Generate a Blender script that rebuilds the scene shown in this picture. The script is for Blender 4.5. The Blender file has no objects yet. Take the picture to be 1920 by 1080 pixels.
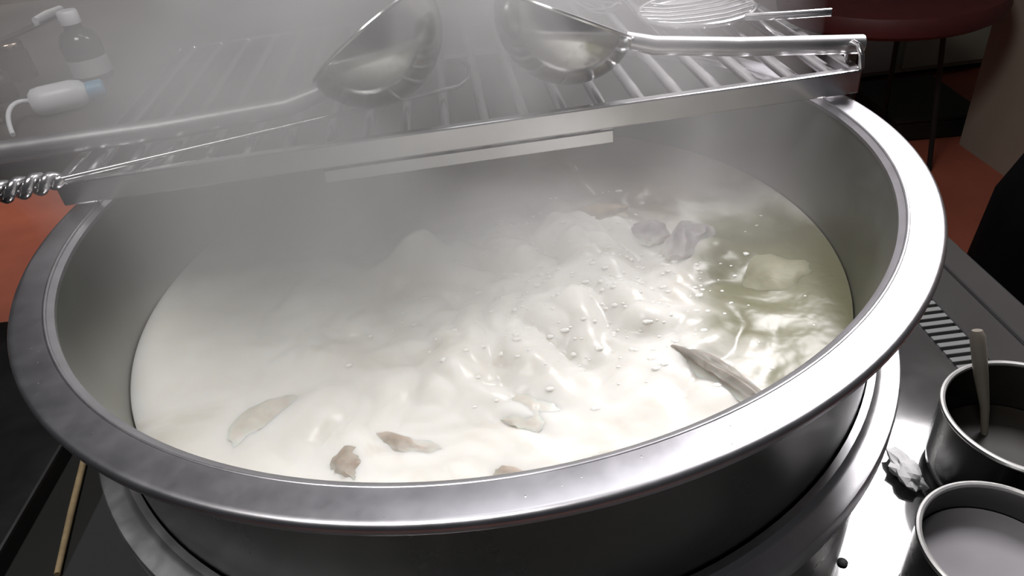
import bpy, bmesh, math, random
from mathutils import Vector, Matrix, noise
random.seed(7)
sc = bpy.context.scene
C = sc.collection
PI = math.pi

# ------------------------------------------------------------------ camera
# z = 0 is the plane of the cauldron's rim, its axis is x = y = 0; the floor is 0.9 m lower
cam = bpy.data.cameras.new('camera')
cam.lens = 1350.0 / 1920.0 * 36.0
cam.sensor_width = 36.0
cam.clip_start = 0.02
camo = bpy.data.objects.new('camera', cam)
C.objects.link(camo)
_pitch, _roll = 0.61422, -0.12454
_fw = Vector((0, math.cos(_pitch), -math.sin(_pitch)))
_rt = Vector((1, 0, 0))
_up = _rt.cross(_fw)
_r2 = math.cos(_roll) * _rt + math.sin(_roll) * _up
_u2 = -math.sin(_roll) * _rt + math.cos(_roll) * _up
_m = Matrix((_r2, _u2, -_fw)).transposed().to_4x4()
_m.translation = Vector((0.02653, -0.66077, 0.31727))
camo.matrix_world = _m
sc.camera = camo

# ------------------------------------------------------------------ world, lights, exposure
world = bpy.data.worlds.new('world')
sc.world = world
world.use_nodes = True
world.node_tree.nodes['Background'].inputs[0].default_value = (0.9, 0.92, 1.0, 1)
world.node_tree.nodes['Background'].inputs[1].default_value = 0.028


def area_light(name, loc, target, sx, sy, power, col, axis=(1, 0, 0), spread=180):
    l = bpy.data.lights.new(name, 'AREA')
    l.shape = 'RECTANGLE'
    l.size, l.size_y = sx, sy
    l.energy = power
    l.color = col
    l.spread = math.radians(spread)
    o = bpy.data.objects.new(name, l)
    C.objects.link(o)
    zv = (Vector(loc) - Vector(target)).normalized()
    xv = Vector(axis)
    xv = (xv - zv * xv.dot(zv)).normalized()
    mt = Matrix((xv, zv.cross(xv), zv)).transposed().to_4x4()
    mt.translation = Vector(loc)
    o.matrix_world = mt
    return o


# shaded strip lamp hanging beyond the cauldron, and two dimmer ceiling lamps plus one added fill
area_light('kitchen_lamp', (1.09, 0.89, 1.25), (0.15, -0.1, -0.1), 0.68, 0.46, 13.5, (1.0, 0.965, 0.985), (0.6, 0.8, 0), 100)
area_light('ceiling_and_fill_lamp', (0.10, 0.62, 1.60), (0.05, 0.45, -0.1), 0.8, 0.5, 2.5, (0.97, 0.96, 1.0), (1, 0, 0), 150)
area_light('ceiling_and_fill_lamp', (-0.45, -0.40, 1.70), (-0.3, 0.1, -0.1), 0.7, 0.5, 19, (1.0, 0.97, 0.95), (1, 0, 0), 170)
area_light('ceiling_and_fill_lamp', (-1.75, 2.05, 1.60), (-1.75, 2.04, -0.9), 0.6, 0.3, 8, (1.0, 0.95, 0.90), (1, 0, 0), 85)  # made-up fill at the back left, added to brighten the red floor

sc.view_settings.view_transform = 'Standard'
sc.view_settings.look = 'None'
sc.view_settings.gamma = 1
sc.view_settings.use_curve_mapping = False
sc.view_settings.exposure = 0.0
sc.cycles.volume_bounces = 1
sc.cycles.volume_step_rate = 2.0
sc.cycles.max_bounces = 7
sc.cycles.use_denoising = True


# ------------------------------------------------------------------ material helpers
def new_mat(name):
    m = bpy.data.materials.new(name)
    m.use_nodes = True
    nt = m.node_tree
    return m, nt, nt.nodes['Principled BSDF']


def noise_node(nt, scale, detail=3, rough=0.55, dist=0.0, stretch=None, coord='Object'):
    tc = nt.nodes.new('ShaderNodeTexCoord')
    n = nt.nodes.new('ShaderNodeTexNoise')
    n.inputs['Scale'].default_value = scale
    n.inputs['Detail'].default_value = detail
    n.inputs['Roughness'].default_value = rough
    n.inputs['Distortion'].default_value = dist
    src = tc.outputs[coord]
    if stretch:
        mp = nt.nodes.new('ShaderNodeMapping')
        mp.inputs['Scale'].default_value = stretch
        nt.links.new(src, mp.inputs['Vector'])
        src = mp.outputs['Vector']
    nt.links.new(src, n.inputs['Vector'])
    return n


def ramp(nt, src, stops):
    r = nt.nodes.new('ShaderNodeValToRGB')
    e = r.color_ramp.elements
    while len(e) < len(stops):
        e.new(0.5)
    for i, (p, c) in enumerate(stops):
        e[i].position = p
        e[i].color = (c, c, c, 1) if isinstance(c, (int, float)) else (*c, 1)
    nt.links.new(src, r.inputs[0])
    return r


def add_bump(nt, b, height, strength, dist):
    bp = nt.nodes.new('ShaderNodeBump')
    bp.inputs['Strength'].default_value = strength
    bp.inputs['Distance'].default_value = dist
    nt.links.new(height, bp.inputs['Height'])
    nt.links.new(bp.outputs['Normal'], b.inputs['Normal'])


def plain(name, col, rough=0.5, metal=0.0, var=0.12, scale=14, bump=0.0, coat=0.0, stretch=None):
    m, nt, b = new_mat(name)
    n = noise_node(nt, scale, 4, stretch=stretch)
    lo = tuple(c * (1 - var) for c in col)
    hi = tuple(min(1, c * (1 + var)) for c in col)
    r = ramp(nt, n.outputs['Fac'], [(0.3, lo), (0.7, hi)])
    nt.links.new(r.outputs[0], b.inputs['Base Color'])
    b.inputs['Roughness'].default_value = rough
    b.inputs['Metallic'].default_value = metal
    b.inputs['Coat Weight'].default_value = coat
    if bump:
        add_bump(nt, b, n.outputs['Fac'], bump, 0.01)
    return m


def steel(name, col=(0.62, 0.61, 0.63), rough=0.32, scale=20, rvar=0.08, bump=0.05, stretch=None):
    m, nt, b = new_mat(name)
    n = noise_node(nt, scale, 5, 0.6, stretch=stretch)
    r = ramp(nt, n.outputs['Fac'], [(0.3, tuple(c * 0.9 for c in col)), (0.7, col)])
    nt.links.new(r.outputs[0], b.inputs['Base Color'])
    rr = ramp(nt, n.outputs['Fac'], [(0.3, rough - rvar), (0.7, rough + rvar)])
    nt.links.new(rr.outputs[0], b.inputs['Roughness'])
    b.inputs['Metallic'].default_value = 1.0
    if bump:
        add_bump(nt, b, n.outputs['Fac'], bump, 0.004)
    return m


M = {}
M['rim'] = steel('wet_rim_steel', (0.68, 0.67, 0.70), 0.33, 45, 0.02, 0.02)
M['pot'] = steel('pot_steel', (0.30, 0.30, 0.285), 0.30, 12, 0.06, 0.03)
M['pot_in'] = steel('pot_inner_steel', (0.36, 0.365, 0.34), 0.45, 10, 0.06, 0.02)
M['collar'] = steel('collar_steel', (0.78, 0.78, 0.80), 0.42, 40, 0.05, 0.05)
M['stove'] = steel('stove_steel', (0.30, 0.30, 0.30), 0.08, 8, 0.02, 0.004)
M['slat'] = plain('slat_enamel', (0.13, 0.135, 0.13), 0.6)
M['handle'] = steel('handle_steel', (0.74, 0.73, 0.74), 0.36, 18, 0.04, 0.01)
M['rack'] = steel('rack_steel', (0.70, 0.69, 0.70), 0.22, 30, 0.05, 0.015)
M['ladle'] = steel('ladle_steel', (0.62, 0.62, 0.61), 0.17, 18, 0.04, 0.012)
M['smallpot'] = steel('small_pot_steel', (0.17, 0.17, 0.165), 0.30, 14, 0.05, 0.02)
M['smallrim'] = steel('small_pot_rim_steel', (0.9, 0.9, 0.88), 0.42, 30, 0.05, 0.02)
M['stove'].node_tree.nodes['Principled BSDF'].inputs['Metallic'].default_value = 0.85
M['black'] = plain('black_channel', (0.012, 0.012, 0.011), 0.6)
M['dark_steel'] = steel('dark_steel', (0.10, 0.10, 0.10), 0.45, 10, 0.06, 0.02)
M['wood'] = plain('bamboo', (0.36, 0.27, 0.15), 0.6, 0, 0.2, 60, stretch=(1, 1, 0.1))
M['white_plastic'] = plain('white_plastic', (0.72, 0.72, 0.74), 0.35, 0, 0.05)
M['blue_plastic'] = plain('blue_plastic', (0.12, 0.36, 0.55), 0.4, 0, 0.08)
M['green_glass'] = plain('dark_green_glass', (0.03, 0.045, 0.03), 0.15, 0, 0.2)
M['label_paper'] = plain('label_paper', (0.45, 0.47, 0.46), 0.6)
M['foil'] = steel('foil', (0.7, 0.62, 0.52), 0.22, 40, 0.08, 0.4)
M['jar_lid'] = steel('jar_lid_metal', (0.55, 0.42, 0.33), 0.25, 30, 0.05, 0.1)
M['brown_glass'] = plain('brown_jar_glass', (0.05, 0.03, 0.02), 0.12)
M['table_top'] = plain('dark_table', (0.075, 0.066, 0.058), 0.42, 0, 0.25, 6)
M['red_floor'] = plain('red_floor', (0.40, 0.11, 0.065), 0.5, 0, 0.12, 5, bump=0.05)
M['wall'] = plain('olive_grey_wall', (0.25, 0.24, 0.19), 0.8, 0, 0.1, 3)
M['panel'] = plain('cream_panel', (0.36, 0.31, 0.255), 0.55, 0, 0.06, 4)
M['cabinet'] = plain('grey_cabinet', (0.30, 0.285, 0.22), 0.6, 0, 0.1, 4)
M['cabinet_light'] = plain('pale_cabinet_door', (0.46, 0.43, 0.38), 0.6, 0, 0.1, 4)
M['dark_red'] = plain('dark_red_vinyl', (0.10, 0.02, 0.02), 0.55, 0, 0.15)
M['black_bag'] = plain('black_sack', (0.004, 0.004, 0.005), 0.95, 0, 0.2, 9, bump=0.1)
M['tissue'] = plain('white_tissue', (0.82, 0.82, 0.82), 0.7, 0, 0.05, 30)
M['yellow_cloth'] = plain('yellowish_cloth', (0.5, 0.45, 0.28), 0.8, 0, 0.2, 30)
M['milk'] = plain('pale_liquid', (0.26, 0.25, 0.265), 0.75, 0, 0.05, 18, bump=0.05)
M['dark_liquid'] = plain('dark_brown_liquid', (0.008, 0.005, 0.002), 0.6, 0, 0.3, 12)
M['spoon'] = plain('horn_spoon', (0.23, 0.205, 0.17), 0.45, 0, 0.12, 20)


def meat_mat(name, a, b_, rough=0.35, lo=0.66, hi=0.97, foam=(0.80, 0.78, 0.73)):
    m, nt, b = new_mat(name)
    n = noise_node(nt, 28, 5, 0.6, 0.6)
    r = ramp(nt, n.outputs['Fac'], [(0.3, a), (0.7, b_)])
    # foam clings to the waterline: lower flanks are milky, the crown is bare
    tg = nt.nodes.new('ShaderNodeTexCoord')
    sx = nt.nodes.new('ShaderNodeSeparateXYZ')
    nt.links.new(tg.outputs['Generated'], sx.inputs[0])
    mrn = nt.nodes.new('ShaderNodeMapRange'); mrn.interpolation_type = 'SMOOTHSTEP'
    nt.links.new(sx.outputs[2], mrn.inputs['Value'])
    mrn.inputs['From Min'].default_value = lo; mrn.inputs['From Max'].default_value = hi
    mx = nt.nodes.new('ShaderNodeMix'); mx.data_type = 'RGBA'
    nt.links.new(mrn.outputs[0], mx.inputs['Factor'])
    mx.inputs['A'].default_value = (*foam, 1)
    nt.links.new(r.outputs[0], mx.inputs['B'])
    nt.links.new(mx.outputs['Result'], b.inputs['Base Color'])
    b.inputs['Roughness'].default_value = rough
    b.inputs['Specular IOR Level'].default_value = 0.25
    b.inputs['Subsurface Weight'].default_value = 0.4
    b.inputs['Subsurface Scale'].default_value = 0.01
    add_bump(nt, b, n.outputs['Fac'], 0.2, 0.006)
    return m


M['meat_brown'] = meat_mat('boiled_meat_brown', (0.30, 0.25, 0.20), (0.58, 0.52, 0.45))
M['meat_grey'] = meat_mat('boiled_meat_grey', (0.17, 0.16, 0.135), (0.34, 0.32, 0.28), 0.4, 0.5, 0.9)
M['meat_mauve'] = meat_mat('boiled_meat_mauve', (0.25, 0.225, 0.225), (0.46, 0.43, 0.44), 0.35, 0.45, 0.9)
M['meat_skin'] = meat_mat('boiled_skin', (0.17, 0.11, 0.055), (0.48, 0.37, 0.22), 0.35, 0.3, 0.7)
M['meat_pale'] = meat_mat('boiled_fat', (0.58, 0.54, 0.47), (0.74, 0.71, 0.65))
M['meat_olive'] = meat_mat('olive_fat', (0.24, 0.235, 0.16), (0.34, 0.33, 0.23), 0.5, 0.6, 0.95, (0.19, 0.185, 0.115))


# ------------------------------------------------------------------ mesh helpers
def obj(name, bm, mat, parent=None, smooth=True, bevel=0.0):
    me = bpy.data.meshes.new(name)
    bmesh.ops.recalc_face_normals(bm, faces=bm.faces)
    bm.to_mesh(me)
    bm.free()
    if smooth:
        for p in me.polygons:
            p.use_smooth = True
        me.set_sharp_from_angle(angle=math.radians(40))
    me.materials.append(M[mat] if isinstance(mat, str) else mat)
    o = bpy.data.objects.new(name, me)
    C.objects.link(o)
    if parent is not None:
        o.parent = parent
    if bevel:
        md = o.modifiers.new('bevel', 'BEVEL')
        md.width = bevel
        md.segments = 2
        md.limit_method = 'ANGLE'
    return o


def tag(o, label, cat, group=None, kind=None):
    o['label'] = label
    o['category'] = cat
    if group:
        o['group'] = group
    if kind:
        o['kind'] = kind
    return o


def thing(name, label, cat, loc=(0, 0, 0), rotz=0.0, group=None):
    o = bpy.data.objects.new(name, None)
    o.empty_display_size = 0.05
    C.objects.link(o)
    o.location = loc
    o.rotation_euler = (0, 0, rotz)
    return tag(o, label, cat, group)


def struct(name, bm, mat, **k):
    o = obj(name, bm, mat, **k)
    o['kind'] = 'structure'
    return o


def lathe(bm, prof, segs=64, mat=None, close=False):
    """prof: list of (r, z); revolved about z. mat: Matrix applied."""
    mat = mat or Matrix.Identity(4)
    rings = []
    for r, z in prof:
        if r < 1e-6:
            rings.append([bm.verts.new(mat @ Vector((0, 0, z)))])
        else:
            rings.append([bm.verts.new(mat @ Vector((r * math.cos(2 * PI * i / segs), r * math.sin(2 * PI * i / segs), z))) for i in range(segs)])
    n = len(rings)
    for k in range(n if close else n - 1):
        a, b = rings[k], rings[(k + 1) % n]
        for i in range(segs):
            j = (i + 1) % segs
            if len(a) == 1 and len(b) == 1:
                continue
            if len(a) == 1:
                bm.faces.new((a[0], b[i], b[j]))
            elif len(b) == 1:
                bm.faces.new((a[i], a[j], b[0]))
            else:
                bm.faces.new((a[i], a[j], b[j], b[i]))
    return bm


def tube(bm, pts, rad, segs=12, cap=True):
    """rad: number or list."""
    pts = [Vector(p) for p in pts]
    n = len(pts)
    rads = rad if isinstance(rad, (list, tuple)) else [rad] * n
    rings = []
    up = None
    for i, p in enumerate(pts):
        t = (pts[min(i + 1, n - 1)] - pts[max(i - 1, 0)]).normalized()
        if up is None:
            up = Vector((0, 0, 1)) if abs(t.z) < 0.9 else Vector((1, 0, 0))
        a = t.cross(up)
        if a.length < 1e-6:
            a = t.cross(Vector((0, 1, 0)))
        a.normalize()
        b = a.cross(t).normalized()
        up = b
        rings.append([bm.verts.new(p + rads[i] * (math.cos(2 * PI * k / segs) * a + math.sin(2 * PI * k / segs) * b)) for k in range(segs)])
    for i in range(n - 1):
        for k in range(segs):
            l = (k + 1) % segs
            bm.faces.new((rings[i][k], rings[i][l], rings[i + 1][l], rings[i + 1][k]))
    if cap:
        bm.faces.new(rings[0][::-1])
        bm.faces.new(rings[-1])
    return bm


def box(bm, x0, x1, y0, y1, z0, z1):
    v = [bm.verts.new((x, y, z)) for z in (z0, z1) for y in (y0, y1) for x in (x0, x1)]
    for f in ((0, 2, 3, 1), (4, 5, 7, 6), (0, 1, 5, 4), (2, 6, 7, 3), (0, 4, 6, 2), (1, 3, 7, 5)):
        bm.faces.new([v[i] for i in f])
    return bm


def B():
    return bmesh.new()


def bez(p0, p1, p2, p3, n=16):
    p0, p1, p2, p3 = map(Vector, (p0, p1, p2, p3))
    return [(1 - t) ** 3 * p0 + 3 * (1 - t) ** 2 * t * p1 + 3 * (1 - t) * t * t * p2 + t ** 3 * p3 for t in [i / n for i in range(n + 1)]]


FLOOR = -0.90
STOVE = -0.34

# ------------------------------------------------------------------ the room
floor = struct('floor', box(B(), -4, 4, -2.0, 3.2, FLOOR - 0.05, FLOOR), 'red_floor', smooth=False)
floor['label'] = 'plain red kitchen floor'
struct('wall_back', box(B(), -4, 4, 3.2, 3.3, FLOOR, 1.9), 'wall', smooth=False)['label'] = 'dim olive grey wall behind everything'
wr = struct('wall_right', box(B(), 1.66, 1.80, 0.2, 1.60, FLOOR, 1.9), 'panel', smooth=False)
wr['label'] = 'cream wall end standing on the red floor'

# cabinets standing against the back
cabx = thing('base_cabinet', 'dim olive grey base cabinet beyond the red stool', 'cabinet', (1.1, 2.2, FLOOR))
obj('body', box(B(), 0, 1.9, 0.02, 0.55, 0.04, 0.95), 'cabinet', cabx, smooth=False)
obj('kick_board', box(B(), 0.02, 1.88, 0.08, 0.5, 0.0, 0.04), 'black', cabx, smooth=False)
for i, x in enumerate((0.02, 0.655, 1.29)):
    d = obj('door', box(B(), x, x + 0.60, 0.0, 0.02, 0.06, 0.92), 'cabinet_light' if i == 0 else 'cabinet', cabx, smooth=False, bevel=0.004)
    obj('handle', tube(B(), [(x + 0.56, -0.012, 0.55), (x + 0.56, -0.012, 0.75)], 0.006), 'dark_steel', d)
cr = thing('shadow_box', 'low black box standing for shadow on the red floor by the cream wall', 'shadow box', (1.60, 1.80, FLOOR), math.radians(-4))  # black box in place of the shadow under the cabinet
obj('body', box(B(), -0.13, 0.16, -0.14, 0.24, 0.0, 0.075), 'black', cr, smooth=False, bevel=0.012)
obj('lid', box(B(), -0.14, 0.17, -0.15, 0.25, 0.075, 0.09), 'black', cr, smooth=False, bevel=0.008)

# red stool
st = thing('round_stool', 'dark red round padded stool in the dim corner', 'stool', (1.30, 1.60, FLOOR))
obj('seat', lathe(B(), [(0, 0.50), (0.30, 0.50), (0.325, 0.515), (0.33, 0.54), (0.32, 0.565), (0.28, 0.575), (0, 0.58)], 48), 'dark_red', st)
for k in range(4):
    a = PI / 4 + k * PI / 2
    obj('leg', tube(B(), [(0.17 * math.cos(a), 0.17 * math.sin(a), 0.50), (0.23 * math.cos(a), 0.23 * math.sin(a), 0.0)], 0.008), 'black', st)

# black sack beside the stove
M['black_bag'].node_tree.nodes['Principled BSDF'].inputs['Specular IOR Level'].default_value = 0.05
bm = B()
lathe(bm, [(0, 0), (0.22, 0.0), (0.27, 0.06), (0.285, 0.2), (0.27, 0.40), (0.22, 0.56), (0.13, 0.66), (0.05, 0.70), (0.045, 0.74), (0.09, 0.80), (0, 0.78)], 48)
for v in bm.verts:
    n_ = noise.noise(v.co * 7) * 0.03 + noise.noise(v.co * 19) * 0.012
    v.co.x *= 1 + n_ * 2
    v.co.y *= 1 + n_ * 2
sk = obj('black_sack', bm, 'black_bag')
sk.location = (1.30, 0.48, FLOOR)
tag(sk, 'bulky black sack standing on the red floor beside the stove', 'sack')

# ------------------------------------------------------------------ stove
stove = thing('stove', 'dark stainless steel stove top carrying the cauldron and small pots', 'stove', (0, 0, FLOOR))
Z = STOVE - FLOOR
obj('body', box(B(), -0.50, 0.665, -0.75, 0.45, 0.0, Z - 0.03), 'dark_steel', stove, smooth=False)
obj('top_plate', box(B(), -0.50, 0.568, -0.75, 0.45, Z - 0.03, Z), 'stove', stove, smooth=False, bevel=0.003)
obj('side_plate', box(B(), 0.612, 0.668, -0.75, 0.45, Z - 0.03, Z), 'stove', stove, smooth=False, bevel=0.002)
obj('edge_lip', box(B(), 0.668, 0.715, -0.75, 0.45, Z - 0.06, Z + 0.004), 'stove', stove, smooth=False, bevel=0.003)
obj('vent_trough', box(B(), 0.568, 0.612, -0.75, 0.45, Z - 0.03, Z - 0.02), 'black', stove, smooth=False)
obj('vent_border', box(B(), 0.568, 0.612, -0.75, -0.075, Z - 0.02, Z), 'stove', stove, smooth=False)
obj('vent_border', box(B(), 0.568, 0.612, 0.16, 0.45, Z - 0.02, Z), 'stove', stove, smooth=False)
for k in range(16):
    y = -0.068 + k * 0.0145
    obj('vent_slat', box(B(), 0.568, 0.612, y, y + 0.0085, Z - 0.012, Z), 'slat', stove, smooth=False, bevel=0.001)
# collar ring that holds the cauldron
sr = -0.168
obj('collar_ring', lathe(B(), [(0.390, -0.156 - FLOOR), (0.396, -0.156 - FLOOR), (0.399, -0.159 - FLOOR), (0.402, -0.1597 - FLOOR), (0.413, -0.1603 - FLOOR), (0.416, -0.161 - FLOOR), (0.4175, -0.164 - FLOOR), (0.4175, -0.178 - FLOOR), (0.412, -0.181 - FLOOR), (0.390, -0.181 - FLOOR)], 160, close=True), 'collar', stove)
obj('collar_skirt', lathe(B(), [(0.390, -0.180 - FLOOR), (0.404, -0.180 - FLOOR), (0.404, Z), (0.390, Z)], 128, close=True), 'pot', stove)
bm = lathe(B(), [(0, 0.0), (0.005, 0.0), (0.005, 0.002), (0.003, 0.003), (0, 0.003)], 16)
o = obj('rivet', bm, 'black', stove)
o.location = (0.314, -0.262, Z)

# black channel and the counter left of it
ch = thing('gutter', 'black gutter between the stove and the grey counter', 'gutter', (-0.545, 0, FLOOR))
obj('bottom', box(B(), -0.045, 0.045, -0.75, 0.32, 0.0, Z - 0.025), 'black', ch, smooth=False)
lc = thing('side_counter', 'dull grey counter beside the black gutter', 'counter', (-1.0, 0, FLOOR))
obj('worktop', box(B(), -0.5, 0.41, -0.75, 0.36, Z - 0.04, Z), 'dark_steel', lc, smooth=False, bevel=0.004)
obj('base', box(B(), -0.48, 0.40, -0.73, 0.34, 0, Z - 0.04), 'dark_steel', lc, smooth=False)
stk = obj('bamboo_stick', tube(B(), [(-0.565, 0.030, -0.3605), (-0.545, -0.055, -0.3605), (-0.5225, -0.145, -0.3605)], [0.0042, 0.0042, 0.0035], 10), 'wood')
tag(stk, 'thin pale bamboo stick lying in the black gutter', 'stick')
bm = B()
bmesh.ops.create_icosphere(bm, subdivisions=3, radius=0.05)
for v in bm.verts:
    v.co *= 1 + 0.35 * noise.noise(v.co * 30)
    v.co.z *= 0.6
cl = obj('dishcloth', bm, 'yellow_cloth')
cl.location = (-0.925, 0.315, STOVE + 0.028)
tag(cl, 'crumpled yellowish dishcloth on the grey counter', 'cloth')

# crumpled white tissue on the stove
bm = B()
bmesh.ops.create_icosphere(bm, subdivisions=3, radius=0.02)
for v in bm.verts:
    n_ = 1 + 0.55 * noise.noise(v.co * 75) + 0.25 * noise.noise(v.co * 160)
    v.co = Vector((v.co.x * n_ * 0.7, v.co.y * n_ * 1.25, v.co.z * n_ * 0.45))
ts = obj('crumpled_tissue', bm, 'tissue', smooth=False)
ts.location = (0.424, -0.170, STOVE + 0.0085)
tag(ts, 'crumpled white tissue on the stove beside the cauldron collar', 'tissue')


# ------------------------------------------------------------------ two small pots
def small_pot(label, loc, R, h, liq, liq_z):
    t = thing('small_pot', label, 'pot', loc, 0, 'small steel pots on the stove')
    w = 0.0016
    obj('body', lathe(B(), [(0, 0), (R * 0.90, 0), (R * 0.97, 0.006), (R, 0.02), (R, h - 0.002), (R - w, h - 0.002), (R - w, 0.02), (R * 0.95, 0.006), (0, 0.003)], 72), 'smallpot', t)
    obj('rim', lathe(B(), [(R - w / 2 + 0.0029 * math.cos(k * PI / 4), h + 0.0029 * math.sin(k * PI / 4)) for k in range(8)], 96, close=True), 'smallrim', t)
    return t


small_pot('small steel pot of pale milky liquid on the stove', (0.412, -0.321, STOVE), 0.067, 0.09, None, 0)
small_pot('small steel pot of dark liquid with a spoon standing in it', (0.523, -0.186, STOVE), 0.079, 0.09, None, 0)


def liquid(name, R, z0, z1, mat, loc, amp):
    bm = lathe(B(), [(0, z0), (R * 0.8, z0), (R, z0 + 0.008), (R, z1)] + [(R * k / 12, z1) for k in range(11, -1, -1)], 64)
    for v in bm.verts:
        if v.co.z > z1 - 1e-4 and v.co.xy.length < R * 0.97:
            v.co.z += amp * noise.noise(v.co * 28 + Vector((3, 1, 0)))
    o = obj(name, bm, mat)
    o.location = loc
    return o


tag(liquid('milky_liquid', 0.0645, 0.0068, 0.058, 'milk', (0.412, -0.321, STOVE), 0.004), 'pale milky liquid half filling the front small pot', 'liquid')
tag(liquid('dark_broth', 0.0762, 0.0068, 0.030, 'dark_liquid', (0.523, -0.186, STOVE), 0.001), 'dark brown liquid in the bottom of a small pot', 'liquid')
sp = thing('spoon', 'pale spoon standing upright in the dark small pot', 'spoon', (0.514, -0.152, STOVE + 0.03))
obj('handle', tube(B(), [(0.0005, -0.003, -0.012), (-0.003, 0.010, 0.03), (-0.007, 0.026, 0.065), (-0.0115, 0.042, 0.104), (-0.012, 0.0445, 0.110)], [0.003, 0.0045, 0.007, 0.0075, 0.005], 12), 'spoon', sp)
obj('bowl', lathe(B(), [(0, -0.018), (0.009, -0.017), (0.012, -0.013), (0.010, -0.010), (0, -0.009)], 24), 'spoon', sp)

# ------------------------------------------------------------------ the cauldron
pot = thing('soup_cauldron', 'large round stainless steel cauldron with a wide flat rim', 'pot', (0, 0, -0.335))
PZ = 0.335
wall_in = [(0.0, -0.33), (0.30, -0.33), (0.352, -0.315), (0.368, -0.28), (0.372, -0.12), (0.381, -0.045), (0.3905, -0.003)]
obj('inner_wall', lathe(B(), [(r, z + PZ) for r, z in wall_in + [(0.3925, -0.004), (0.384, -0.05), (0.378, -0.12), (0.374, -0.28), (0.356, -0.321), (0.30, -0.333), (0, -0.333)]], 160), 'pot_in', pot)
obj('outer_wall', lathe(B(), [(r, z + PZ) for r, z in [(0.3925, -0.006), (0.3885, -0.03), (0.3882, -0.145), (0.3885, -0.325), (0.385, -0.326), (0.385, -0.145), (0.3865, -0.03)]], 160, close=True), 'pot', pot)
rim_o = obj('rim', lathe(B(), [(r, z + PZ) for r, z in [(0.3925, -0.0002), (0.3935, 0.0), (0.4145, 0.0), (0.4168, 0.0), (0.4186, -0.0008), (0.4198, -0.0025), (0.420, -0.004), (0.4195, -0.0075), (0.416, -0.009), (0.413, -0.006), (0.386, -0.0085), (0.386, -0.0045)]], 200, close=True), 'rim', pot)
obj('rim_bead', lathe(B(), [(0.3925 + 0.0019 * math.cos(k * PI / 5), -0.0014 + PZ + 0.0019 * math.sin(k * PI / 5)) for k in range(10)], 200, close=True), 'rim', pot)
# beads of condensation on the rim
random.seed(3)
bm = B()
for k in range(420):
    a = random.gauss(-0.35, 0.55) if k % 4 else random.uniform(-PI, PI)
    r = random.uniform(0.398, 0.416)
    s = random.uniform(0.0005, 0.0013)
    mt = Matrix.Translation((r * math.cos(a), r * math.sin(a), PZ - 0.0002)) @ Matrix.Rotation(a, 4, 'Z') @ Matrix.Diagonal((s * random.uniform(1, 2.2), s, s * 0.22, 1))
    bmesh.ops.create_icosphere(bm, subdivisions=1, radius=1.0, matrix=mt)
m, nt, b = new_mat('water_beads')
n = noise_node(nt, 50)
r_ = ramp(nt, n.outputs['Fac'], [(0.3, (0.70, 0.70, 0.72)), (0.7, (0.85, 0.85, 0.87))])
nt.links.new(r_.outputs[0], b.inputs['Base Color'])
b.inputs['Roughness'].default_value = 0.1
b.inputs['Metallic'].default_value = 0.8
wb = obj('condensation', bm, m, pot)
wb['kind'] = 'stuff'

# ------------------------------------------------------------------ broth
m, nt, b = new_mat('milky_broth')
tc = nt.nodes.new('ShaderNodeTexCoord')
nz = nt.nodes.new('ShaderNodeTexNoise')
nz.inputs['Scale'].default_value = 11
nz.inputs['Detail'].default_value = 5
nz.inputs['Distortion'].default_value = 0.8
nt.links.new(tc.outputs['Object'], nz.inputs['Vector'])
# warped position
sub = nt.nodes.new('ShaderNodeVectorMath'); sub.operation = 'SUBTRACT'
nt.links.new(nz.outputs['Color'], sub.inputs[0]); sub.inputs[1].default_value = (0.5, 0.5, 0.5)
scl = nt.nodes.new('ShaderNodeVectorMath'); scl.operation = 'SCALE'
nt.links.new(sub.outputs[0], scl.inputs[0]); scl.inputs['Scale'].default_value = 0.16
add = nt.nodes.new('ShaderNodeVectorMath'); add.operation = 'ADD'
nt.links.new(tc.outputs['Object'], add.inputs[0]); nt.links.new(scl.outputs[0], add.inputs[1])


def blob(center, stretch, r0, r1):
    """1 inside r0, 0 beyond r1, measured from center in the warped broth plane."""
    s_ = nt.nodes.new('ShaderNodeVectorMath'); s_.operation = 'SUBTRACT'
    nt.links.new(add.outputs[0], s_.inputs[0]); s_.inputs[1].default_value = center
    mu = nt.nodes.new('ShaderNodeVectorMath'); mu.operation = 'MULTIPLY'
    nt.links.new(s_.outputs[0], mu.inputs[0]); mu.inputs[1].default_value = stretch
    ln = nt.nodes.new('ShaderNodeVectorMath'); ln.operation = 'LENGTH'
    nt.links.new(mu.outputs[0], ln.inputs[0])
    mr = nt.nodes.new('ShaderNodeMapRange'); mr.interpolation_type = 'SMOOTHSTEP'
    nt.links.new(ln.outputs['Value'], mr.inputs['Value'])
    mr.inputs['From Min'].default_value = r0; mr.inputs['From Max'].default_value = r1
    mr.inputs['To Min'].default_value = 1; mr.inputs['To Max'].default_value = 0
    return mr.outputs[0]


def mixc(fac, a, bcol):
    x = nt.nodes.new('ShaderNodeMix'); x.data_type = 'RGBA'
    nt.links.new(fac, x.inputs['Factor'])
    if isinstance(a, tuple):
        x.inputs['A'].default_value = (*a, 1)
    else:
        nt.links.new(a, x.inputs['A'])
    x.inputs['B'].default_value = (*bcol, 1)
    return x.outputs['Result']


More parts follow.
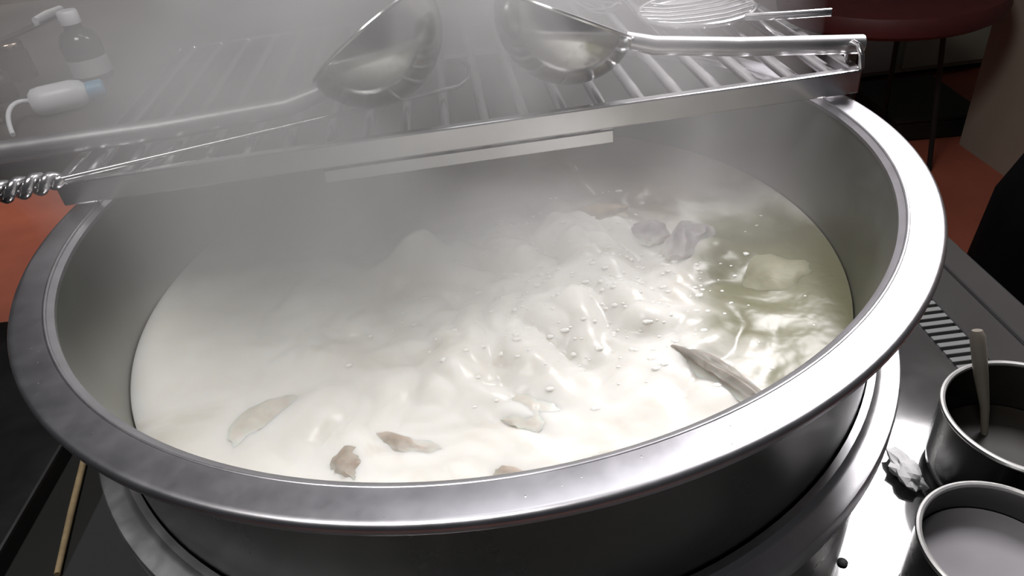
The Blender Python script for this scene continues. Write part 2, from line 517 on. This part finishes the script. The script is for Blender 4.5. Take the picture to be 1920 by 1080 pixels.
foam = ramp(nt, nz.outputs['Fac'], [(0.28, (0.66, 0.62, 0.55)), (0.45, (0.80, 0.78, 0.73)), (0.7, (0.86, 0.85, 0.81))])
c1 = mixc(blob((0.32, -0.11, 0), (1, 0.62, 0), 0.075, 0.15), foam.outputs[0], (0.20, 0.195, 0.12))   # clear oily broth
c2 = mixc(blob((0.02, 0.36, 0), (0.30, 1, 0), 0.21, 0.34), c1, (0.17, 0.16, 0.115))  # rack shade and wall reflection put into the colour at the back
c3 = mixc(blob((0.20, 0.125, 0), (1, 1.2, 0), 0.025, 0.085), c2, (0.15, 0.10, 0.03))               # brown stock
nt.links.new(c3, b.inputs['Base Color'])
b.inputs['Roughness'].default_value = 0.27
b.inputs['Specular IOR Level'].default_value = 0.25
b.inputs['Subsurface Weight'].default_value = 0.6
b.inputs['Subsurface Radius'].default_value = (1.0, 0.9, 0.75)
b.inputs['Subsurface Scale'].default_value = 0.02
nb = noise_node(nt, 40, 2, 0.5, 0.3)
add_bump(nt, b, nb.outputs['Fac'], 0.16, 0.006)
M['broth'] = m

LEVEL = -0.122
random.seed(11)
domes = [(0.085, 0.045, 0.017, 0.017), (0.115, 0.055, 0.016, 0.016), (0.148, 0.035, 0.018, 0.018), (0.10, 0.005, 0.017, 0.014), (0.135, -0.005, 0.016, 0.013), (0.06, 0.02, 0.017, 0.014), (0.165, 0.075, 0.015, 0.012), (0.045, -0.02, 0.018, 0.012),
         (-0.07, 0.03, 0.038, 0.050), (0.02, 0.03, 0.05, 0.020), (0.075, -0.04, 0.04, 0.016), (0.12, 0.03, 0.035, 0.018),
         (0.19, -0.14, 0.06, 0.014), (0.12, -0.09, 0.05, 0.014), (0.17, 0.02, 0.03, 0.014), (0.24, -0.02, 0.03, 0.016),
         (-0.15, -0.06, 0.07, 0.012), (0.01, -0.11, 0.06, 0.012), (0.09, 0.09, 0.03, 0.012), (-0.2, -0.18, 0.06, 0.008), (-0.03, -0.2, 0.06, 0.01)]
bm = B()
NR, NS = 150, 320
RB = 0.3705


def broth_z(x, y):
    r = math.hypot(x, y)
    e = max(0.0, min(1.0, (RB - r) / 0.10))
    e = e * e * (3 - 2 * e)
    c = max(0.0, 1 - math.hypot(x - 0.06, y + 0.03) / 0.34)
    p = Vector((x, y, 0))
    w = Vector((noise.noise(p * 9 + Vector((5, 0, 0))), noise.noise(p * 9 + Vector((0, 7, 0))), 0)) * 0.02
    q = p + w
    bil = abs(noise.noise(q * 13)) * 0.030 + abs(noise.noise(q * 27 + Vector((2, 3, 0)))) * 0.012
    z = (bil - 0.006) * (0.25 + 0.9 * c) + 0.006 * noise.noise(q * 5) + 0.0022 * noise.noise(q * 60) * c
    calm = 1 - 0.75 * math.exp(-(((x - 0.33) / 0.10) ** 2 + ((y + 0.12) / 0.17) ** 2))
    z *= calm
    for dx, dy, s, h in domes:
        z += h * math.exp(-((x - dx) ** 2 + (y - dy) ** 2) / (s * s)) * 0.8
    return LEVEL + z * e


rings = [[bm.verts.new((0, 0, broth_z(0, 0)))]]
for k in range(1, NR + 1):
    r = RB * k / NR
    rings.append([bm.verts.new((r * math.cos(2 * PI * i / NS), r * math.sin(2 * PI * i / NS), broth_z(r * math.cos(2 * PI * i / NS), r * math.sin(2 * PI * i / NS)))) for i in range(NS)])
rings.append([bm.verts.new((v.co.x * 0.985, v.co.y * 0.985, -0.26)) for v in rings[-1]])
for i in range(NS):
    bm.faces.new((rings[0][0], rings[1][i], rings[1][(i + 1) % NS]))
for k in range(1, NR + 1):
    for i in range(NS):
        j = (i + 1) % NS
        bm.faces.new((rings[k][i], rings[k + 1][i], rings[k + 1][j], rings[k][j]))
bm.faces.new(rings[-1][::-1])
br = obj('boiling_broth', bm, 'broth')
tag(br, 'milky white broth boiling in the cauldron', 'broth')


# small glossy bubbles bursting where it boils
random.seed(5)
bm = B()
for k in range(340):
    x, y = random.gauss(0.11, 0.085), random.gauss(-0.07, 0.075)
    if math.hypot(x, y) > 0.34:
        continue
    sz = random.choice((0.0011, 0.0014, 0.0018, 0.0023, 0.0032))
    bmesh.ops.create_icosphere(bm, subdivisions=2, radius=1.0, matrix=Matrix.Translation((x, y, broth_z(x, y) - sz * 0.12)) @ Matrix.Diagonal((sz * random.uniform(1, 1.6), sz, sz * 0.42, 1)))
m, nt, b = new_mat('bubble_film')
n = noise_node(nt, 60)
r_ = ramp(nt, n.outputs['Fac'], [(0.3, (0.84, 0.82, 0.77)), (0.7, (0.90, 0.89, 0.85))])
nt.links.new(r_.outputs[0], b.inputs['Base Color'])
b.inputs['Roughness'].default_value = 0.12
bb = obj('bubbles', bm, m, br)
bb['kind'] = 'stuff'


# ------------------------------------------------------------------ meat in the broth
def meat(label, x, y, size, rotz, mat, lift=0.0, seed=0, rough=0.35, tilt=0.0):
    bm = B()
    bmesh.ops.create_icosphere(bm, subdivisions=4, radius=1.0)
    off = Vector((seed * 3.1, seed * 1.7, seed))
    for v in bm.verts:
        p = v.co.copy()
        d = 1 + rough * noise.noise(p * 1.3 + off) + 0.14 * noise.noise(p * 3.4 + off) + 0.05 * noise.noise(p * 9 + off)
        v.co = Vector((p.x * d * size[0], p.y * d * size[1], p.z * d * size[2]))
    o = obj('meat_piece', bm, mat)
    o.location = (x, y, broth_z(x, y) + lift)
    o.rotation_euler = (tilt, 0, rotz)
    tag(o, label, 'meat', 'meat pieces floating in the broth')
    return o


meat('brown meat chunk almost sunk in white foam, the wider of a pair', -0.115, -0.255, (0.030, 0.026, 0.016), 0.5, 'meat_brown', -0.0145, 1)
meat('long brown strip of meat on the foam beside a wider brown chunk', -0.075, -0.247, (0.034, 0.013, 0.010), -0.45, 'meat_brown', -0.0068, 2)
meat('long dark grey strip of meat trailing toward the clear broth', 0.192, -0.208, (0.050, 0.013, 0.011), -1.05, 'meat_grey', -0.004, 3)
meat('long piece of skin with a brown underside in the back broth', 0.128, 0.068, (0.052, 0.018, 0.014), 0.05, 'meat_skin', 0.0, 4)
meat('mauve grey lump of meat standing out of the bubbling broth', 0.222, 0.0, (0.024, 0.038, 0.022), -0.5, 'meat_mauve', -0.003, 5)
meat('small rounded grey meat knob beside the mauve lump', 0.182, 0.018, (0.022, 0.018, 0.016), 0.2, 'meat_mauve', -0.004, 6)
meat('pale sunken slab of fat near the steamy side of the broth', -0.205, -0.185, (0.045, 0.026, 0.010), 0.5, 'meat_pale', -0.0085, 7)
meat('pale beige chunk barely breaking the foam in the middle', 0.024, -0.222, (0.030, 0.022, 0.010), 0.2, 'meat_pale', -0.0105, 8)
meat('beige meat chunk at the foam edge under the near rim', 0.008, -0.288, (0.040, 0.014, 0.012), -0.5, 'meat_brown', -0.008, 9)
meat('flat pale scrap of meat under the near rim', 0.088, -0.283, (0.028, 0.010, 0.007), 0.0, 'meat_pale', -0.004, 10)
meat('large olive slab of fat in the clear oily broth', 0.295, -0.065, (0.058, 0.052, 0.020), 0.3, 'meat_olive', -0.016, 11, 0.25)

# ------------------------------------------------------------------ slatted rack across the back
rk = thing('slatted_rack', 'steel rack of parallel round bars lying across the cauldron', 'rack', (0.0, 0.046, 0.0035), math.radians(2.4))
XR, YB = 0.422, 0.47
obj('front_rail', box(B(), -XR, XR, 0.0, 0.012, 0.0, 0.026), 'rack', rk, smooth=False, bevel=0.002)
obj('back_rail', box(B(), -XR, XR, YB, YB + 0.012, 0.0, 0.026), 'rack', rk, smooth=False, bevel=0.002)
for s in (-1, 1):
    obj('side_rail', box(B(), s * XR - 0.006, s * XR + 0.006, 0.012, YB, 0.0, 0.024), 'rack', rk, smooth=False, bevel=0.002)
obj('under_strip', box(B(), -0.155, 0.155, 0.002, 0.008, -0.017, -0.0025), 'rack', rk, smooth=False, bevel=0.001)
for x in (-0.12, 0.12):
    obj('strip_hook', box(B(), x - 0.006, x + 0.006, 0.008, 0.0105, -0.014, 0.004), 'rack', rk, smooth=False)
nb_ = 20
bar_me = None
for k in range(nb_):
    x = -XR + 0.024 + k * (2 * XR - 0.048) / (nb_ - 1)
    if bar_me is None:
        o = obj('bar', tube(B(), [(0, 0.010, 0.0185), (0, YB + 0.002, 0.0185)], 0.0064, 20), 'rack', rk)
        bar_me = o.data
    else:
        o = bpy.data.objects.new('bar', bar_me)
        C.objects.link(o)
        o.parent = rk
    o.location.x = x
obj('end_loop', tube(B(), [(XR, 0.004, 0.026), (XR - 0.002, 0.004, 0.040), (XR - 0.002, 0.012, 0.048), (XR - 0.002, 0.024, 0.048), (XR - 0.002, 0.034, 0.040), (XR, 0.034, 0.024)], 0.003, 10), 'rack', rk)


# ------------------------------------------------------------------ ladles
def ladle(label, S, R, n, hand_pts, hr, group='ladles lying on the rack'):
    t = thing('ladle', label, 'ladle', S, 0, group)
    n = Vector(n).normalized()
    q = Vector((0, 0, 1)).rotation_difference(n).to_matrix().to_4x4()
    w = 0.0022
    prof = []
    NA = 22
    for k in range(NA + 1):
        a = -PI / 2 + (PI / 2) * k / NA
        prof.append((R * math.cos(a), R * 0.92 * math.sin(a)))
    prof[0] = (0.0, -0.92 * R)
    inn = [((r - w) if r > w else 0.0, z + w * 0.6) for r, z in prof[::-1]]
    inn[-1] = (0.0, -0.92 * R + w)
    obj('bowl', lathe(B(), prof + inn, 72, q), 'ladle', t)
    rimr = obj('bowl_rim', lathe(B(), [(R - w / 2 + 0.0022 * math.cos(k * PI / 4), 0.0022 * math.sin(k * PI / 4)) for k in range(8)], 80, q, close=True), 'ladle', t)
    pts = [Vector(p) - Vector(S) for p in hand_pts]
    obj('handle', tube(B(), pts, hr, 20), 'handle', t)
    return t


ladle('steel ladle with its handle toward the cream wall, bowl above the steam', (0.118, 0.118, 0.108), 0.076, (0.42, 0.20, 0.88),
      [(0.180, 0.112, 0.076), (0.21, 0.107, 0.068), (0.30, 0.102, 0.057), (0.434, 0.098, 0.0445)], [0.009, 0.010, 0.010, 0.010])
ladle('steel ladle veiled in steam with its handle toward the white bottle', (-0.088, 0.118, 0.112), 0.078, (-0.52, 0.25, 0.80),
      [(-0.148, 0.112, 0.062), (-0.19, 0.112, 0.050), (-0.33, 0.112, 0.042), (-0.60, 0.100, 0.0415)], [0.009, 0.011, 0.012, 0.012])

# thin rod with a twisted grip
rod = thing('wire_hook', 'thin steel rod with a twisted rope-like grip on the rack edge', 'hook', (-0.41, 0.027, 0.0345))
o0 = Vector((-0.41, 0.027, 0.0345))
A, Bp = Vector((-0.41, 0.027, 0.0345)), Vector((-0.005, 0.152, 0.0345))
obj('shaft', tube(B(), [A - o0, Bp - o0, Bp - o0 + Vector((0.012, 0.006, 0.006)), Bp - o0 + Vector((0.014, 0.012, 0.018)), Bp - o0 + Vector((0.006, 0.013, 0.026))], 0.0024, 10), 'rack', rod)
G = Vector((-0.47, 0.006, 0.036))
dirv = (G - A)
side = dirv.cross(Vector((0, 0, 1))).normalized()
upv = side.cross(dirv).normalized()
for s in (0, PI):
    pts = []
    for k in range(61):
        t_ = k / 60
        a = s + t_ * 2 * PI * 2.6
        env = 0.0066 * min(1, t_ * 6 + 0.1)
        pts.append(dirv * t_ * 1.25 + (side * math.cos(a) + upv * math.sin(a)) * env)
    obj('twisted_grip', tube(B(), pts, 0.0055, 10), 'rack', rod)

# skimmer lying at the back of the rack
skm = thing('skimmer', 'flat wire skimmer lying on the rack behind the ladle handle', 'skimmer', (0.315, 0.315, 0.031), 0)
obj('hoop', lathe(B(), [(0.075 + 0.0035 * math.cos(k * PI / 4), 0.010 + 0.0035 * math.sin(k * PI / 4)) for k in range(8)], 64, close=True), 'rack', skm)
bm = lathe(B(), [(0.074, 0.009), (0.055, 0.0035), (0.0, 0.002), (0.0, 0.0005), (0.056, 0.002), (0.075, 0.0075)], 48)
obj('dish', bm, 'rack', skm)
for k in range(7):
    y = -0.054 + k * 0.018
    xx = math.sqrt(max(0, 0.074 ** 2 - y * y))
    obj('wire', tube(B(), [(-xx, y, 0.011), (-xx * 0.5, y, 0.0055), (0, y, 0.0045), (xx * 0.5, y, 0.0055), (xx, y, 0.011)], 0.0013, 8), 'rack', skm)
obj('handle', tube(B(), [(0.045, -0.062, 0.011), (0.09, -0.078, 0.012), (0.142, -0.088, 0.012)], 0.005, 14), 'rack', skm)

# whisk behind the ladle bowl
wk = thing('wire_whisk', 'small wire whisk lying behind the ladle bowl', 'whisk', (0.21, 0.33, 0.062))
obj('handle', tube(B(), [(-0.05, 0.09, 0.0), (-0.10, 0.17, -0.012)], 0.008, 14), 'rack', wk)
ax = Vector((0.05, -0.09, 0.0)).normalized()
for k in range(5):
    a = k * PI / 5
    sd = ax.cross(Vector((0, 0, 1))).normalized() * math.cos(a) + Vector((0, 0, 1)) * math.sin(a)
    st0 = Vector((-0.05, 0.09, 0.0))
    pts = []
    for j in range(25):
        t_ = j / 24 * 2 * PI
        L = 0.055 * (1 - math.cos(t_))
        W = 0.026 * math.sin(t_) * (0.55 + 0.45 * (1 - math.cos(t_)) / 2)
        pts.append(st0 + ax * L + sd * W)
    obj('wire', tube(B(), pts, 0.0012, 8, cap=False), 'rack', wk)

# ------------------------------------------------------------------ table behind, with bottles and jars
TZ = -0.10
tb = thing('back_table', 'dark table behind the cauldron crowded with bottles and jars', 'table', (-0.65, 1.05, FLOOR))
TH = TZ - FLOOR
obj('tabletop', box(B(), -0.85, 0.95, -0.50, 0.75, TH - 0.03, TH), 'table_top', tb, smooth=False, bevel=0.004)
obj('apron', box(B(), -0.82, 0.92, -0.48, -0.46, TH - 0.09, TH - 0.03), 'table_top', tb, smooth=False)
for lx in (-0.80, 0.86):
    for ly in (-0.44, 0.68):
        obj('leg', box(B(), lx, lx + 0.05, ly, ly + 0.05, 0, TH - 0.03), 'table_top', tb, smooth=False)

# white bottle lying down with blue cap and a thin hose
wb_ = thing('squeeze_bottle', 'white bottle with blue cap lying on the dark table', 'bottle', (-0.745, 0.672, TZ + 0.026), math.radians(21))
ry = Matrix.Rotation(PI / 2, 4, 'Y')
obj('body', lathe(B(), [(0, -0.052), (0.017, -0.051), (0.024, -0.044), (0.026, -0.03), (0.026, 0.02), (0.022, 0.036), (0.014, 0.044), (0.0, 0.045)], 40, ry), 'white_plastic', wb_)
obj('cap', lathe(B(), [(0, 0.044), (0.0165, 0.044), (0.0165, 0.070), (0.013, 0.073), (0, 0.073)], 32, ry), 'blue_plastic', wb_)
obj('hose', tube(B(), bez((-0.05, 0, 0.005), (-0.085, 0.012, 0.012), (-0.095, -0.02, 0.0), (-0.083, -0.085, -0.0215), 18), 0.0042, 10), 'white_plastic', wb_)

# dark bottle with white cap
db = thing('capped_bottle', 'dark green bottle with white cap and pale label', 'bottle', (-0.772, 0.862, TZ))
obj('body', lathe(B(), [(0, 0), (0.036, 0), (0.038, 0.004), (0.038, 0.075), (0.030, 0.092), (0.017, 0.100), (0.016, 0.112), (0, 0.112)], 40), 'green_glass', db)
obj('label_band', lathe(B(), [(0.0383, 0.012), (0.0388, 0.012), (0.0388, 0.045), (0.0383, 0.045)], 40, close=True), 'label_paper', db)
obj('cap', lathe(B(), [(0, 0.110), (0.019, 0.110), (0.0195, 0.113), (0.0195, 0.132), (0.017, 0.135), (0, 0.135)], 32), 'white_plastic', db)

# cleaver-like knife: grey blade with pale butt
kn = thing('kitchen_knife', 'long grey knife lying at the far side of the dark table', 'knife', (-1.16, 1.35, TZ + 0.002), math.radians(78))
bm = B()
vs = [(-0.20, 0.0), (0.08, 0.0), (0.08, 0.035), (-0.16, 0.035), (-0.20, 0.015)]
lo = [bm.verts.new((x, y, 0)) for x, y in vs]
hi = [bm.verts.new((x, y, 0.003)) for x, y in vs]
bm.faces.new(lo[::-1]); bm.faces.new(hi)
for i in range(len(vs)):
    bm.faces.new((lo[i], lo[(i + 1) % 5], hi[(i + 1) % 5], hi[i]))
obj('blade', bm, 'rack', kn, smooth=False)
obj('handle', tube(B(), [(0.08, 0.018, 0.010), (0.13, 0.018, 0.012), (0.19, 0.018, 0.011)], [0.010, 0.012, 0.011], 14), 'white_plastic', kn)


def jar(label, loc, R, h, lid):
    t = thing('spice_jar', label, 'jar', loc, 0, 'spice jars on the back table')
    obj('glass', lathe(B(), [(0, 0), (R, 0), (R * 1.04, 0.004), (R * 1.04, h * 0.72), (R * 0.85, h * 0.8), (R * 0.85, h * 0.82), (0, h * 0.82)], 32), 'brown_glass', t)
    obj('lid', lathe(B(), [(0, h * 0.8), (R * 0.92, h * 0.8), (R * 0.95, h * 0.82), (R * 0.95, h * 0.97), (R * 0.9, h), (0, h)], 32), lid, t)
    return t


jar('brown spice jar with a coppery lid behind the other jars', (-0.955, 0.93, TZ), 0.030, 0.075, 'jar_lid')
jar('squat brown spice jar with a shiny foil lid', (-0.925, 0.79, TZ), 0.028, 0.05, 'foil')
jar('short brown spice jar with a dull copper lid at the table edge', (-0.985, 0.70, TZ), 0.030, 0.055, 'jar_lid')
for i, (x, y, lab) in enumerate(((-0.862, 0.655, 'crumpled foil scrap beside the white hose'), (-0.895, 0.605, 'crumpled foil scrap at the dark table edge'))):
    bm = B()
    bmesh.ops.create_icosphere(bm, subdivisions=2, radius=0.016)
    for v in bm.verts:
        v.co *= 1 + 0.5 * noise.noise(v.co * 90 + Vector((i * 5, 0, 0)))
    o = obj('foil_scrap', bm, 'foil', smooth=False)
    o.location = (x, y, TZ + 0.013)
    tag(o, lab, 'foil')

# ------------------------------------------------------------------ steam
loft = [(-0.108, 0, 0.0, 0.362, 0.362), (-0.02, 0, 0.0, 0.372, 0.372), (0.03, -0.05, 0.16, 0.44, 0.36), (0.10, -0.10, 0.33, 0.56, 0.45),
        (0.20, -0.15, 0.50, 0.70, 0.55), (0.34, -0.2, 0.68, 0.78, 0.62), (0.46, -0.2, 0.78, 0.66, 0.52), (0.52, -0.2, 0.82, 0.40, 0.32)]
bm = B()
SS = 40
rg = []
for z, cx, cy, rx, ry_ in loft:
    rg.append([bm.verts.new((cx + rx * math.cos(2 * PI * i / SS), cy + ry_ * math.sin(2 * PI * i / SS), z)) for i in range(SS)])
for k in range(len(rg) - 1):
    for i in range(SS):
        j = (i + 1) % SS
        bm.faces.new((rg[k][i], rg[k][j], rg[k + 1][j], rg[k + 1][i]))
bm.faces.new(rg[0][::-1])
bm.faces.new(rg[-1])
m = bpy.data.materials.new('steam')
m.use_nodes = True
nt = m.node_tree
nt.nodes.clear()
out = nt.nodes.new('ShaderNodeOutputMaterial')
vol = nt.nodes.new('ShaderNodeVolumeScatter')
vol.inputs['Color'].default_value = (1.0, 0.975, 0.995, 1)
vol.inputs['Anisotropy'].default_value = 0.15
nt.links.new(vol.outputs[0], out.inputs['Volume'])
tc = nt.nodes.new('ShaderNodeTexCoord')
sep = nt.nodes.new('ShaderNodeSeparateXYZ')
nt.links.new(tc.outputs['Object'], sep.inputs[0])


def mr(src, a, b_, c=0.0, d=1.0):
    x = nt.nodes.new('ShaderNodeMapRange'); x.interpolation_type = 'SMOOTHSTEP'
    nt.links.new(src, x.inputs['Value'])
    x.inputs['From Min'].default_value = a; x.inputs['From Max'].default_value = b_
    x.inputs['To Min'].default_value = c; x.inputs['To Max'].default_value = d
    return x.outputs[0]


def mth(op, a, b_):
    x = nt.nodes.new('ShaderNodeMath'); x.operation = op
    for i, s in enumerate((a, b_)):
        if isinstance(s, (int, float)):
            x.inputs[i].default_value = s
        else:
            nt.links.new(s, x.inputs[i])
    return x.outputs[0]


sn = nt.nodes.new('ShaderNodeTexNoise')
sn.inputs['Scale'].default_value = 4.2
sn.inputs['Detail'].default_value = 2.5
sn.inputs['Distortion'].default_value = 0.5
nt.links.new(tc.outputs['Object'], sn.inputs['Vector'])
wisps = mr(sn.outputs['Fac'], 0.36, 0.66, 0.15, 1.0)
X, Y, Zs = sep.outputs
# distance from the plume's leaning axis
axx = mth('ADD', mth('ADD', X, mth('MULTIPLY', Zs, 0.35)), mth('ADD', mth('MULTIPLY', Y, -0.45), 0.05))
right = mr(axx, 0.10, 0.46, 1.0, 0.0)
front = mr(Y, -0.28, 0.14, 0.0, 1.0)
top = mr(Zs, 0.22, 0.50, 1.0, 0.0)
left = mr(X, -0.62, -0.08, 0.02, 1.0)
back = mr(Y, 0.85, 1.25, 1.0, 0.0)
d = mth('MULTIPLY', wisps, right)
for f_ in (front, top, left, back):
    d = mth('MULTIPLY', d, f_)
d = mth('MULTIPLY', d, 8.5)
low = mth('MULTIPLY', mth('MULTIPLY', mr(Zs, -0.10, 0.02, 1.0, 0.0), mr(X, 0.02, 0.42, 1.0, 0.0)), mth('MULTIPLY', wisps, mr(Y, -0.33, -0.02, 0.1, 1.0)))
d = mth('ADD', d, mth('MULTIPLY', low, 4.5))
# denser puff spilling over the rack's edge on the steamy side
pv = nt.nodes.new('ShaderNodeVectorMath'); pv.operation = 'DISTANCE'
nt.links.new(tc.outputs['Object'], pv.inputs[0]); pv.inputs[1].default_value = (-0.20, 0.02, 0.03)
d = mth('ADD', d, mth('MULTIPLY', mr(pv.outputs['Value'], 0.04, 0.24, 1.0, 0.0), 4.5))
nt.links.new(d, vol.inputs['Density'])
so = obj('steam', bm, m)
tag(so, 'white steam rising from the broth and drifting over the rack', 'steam', kind='stuff')
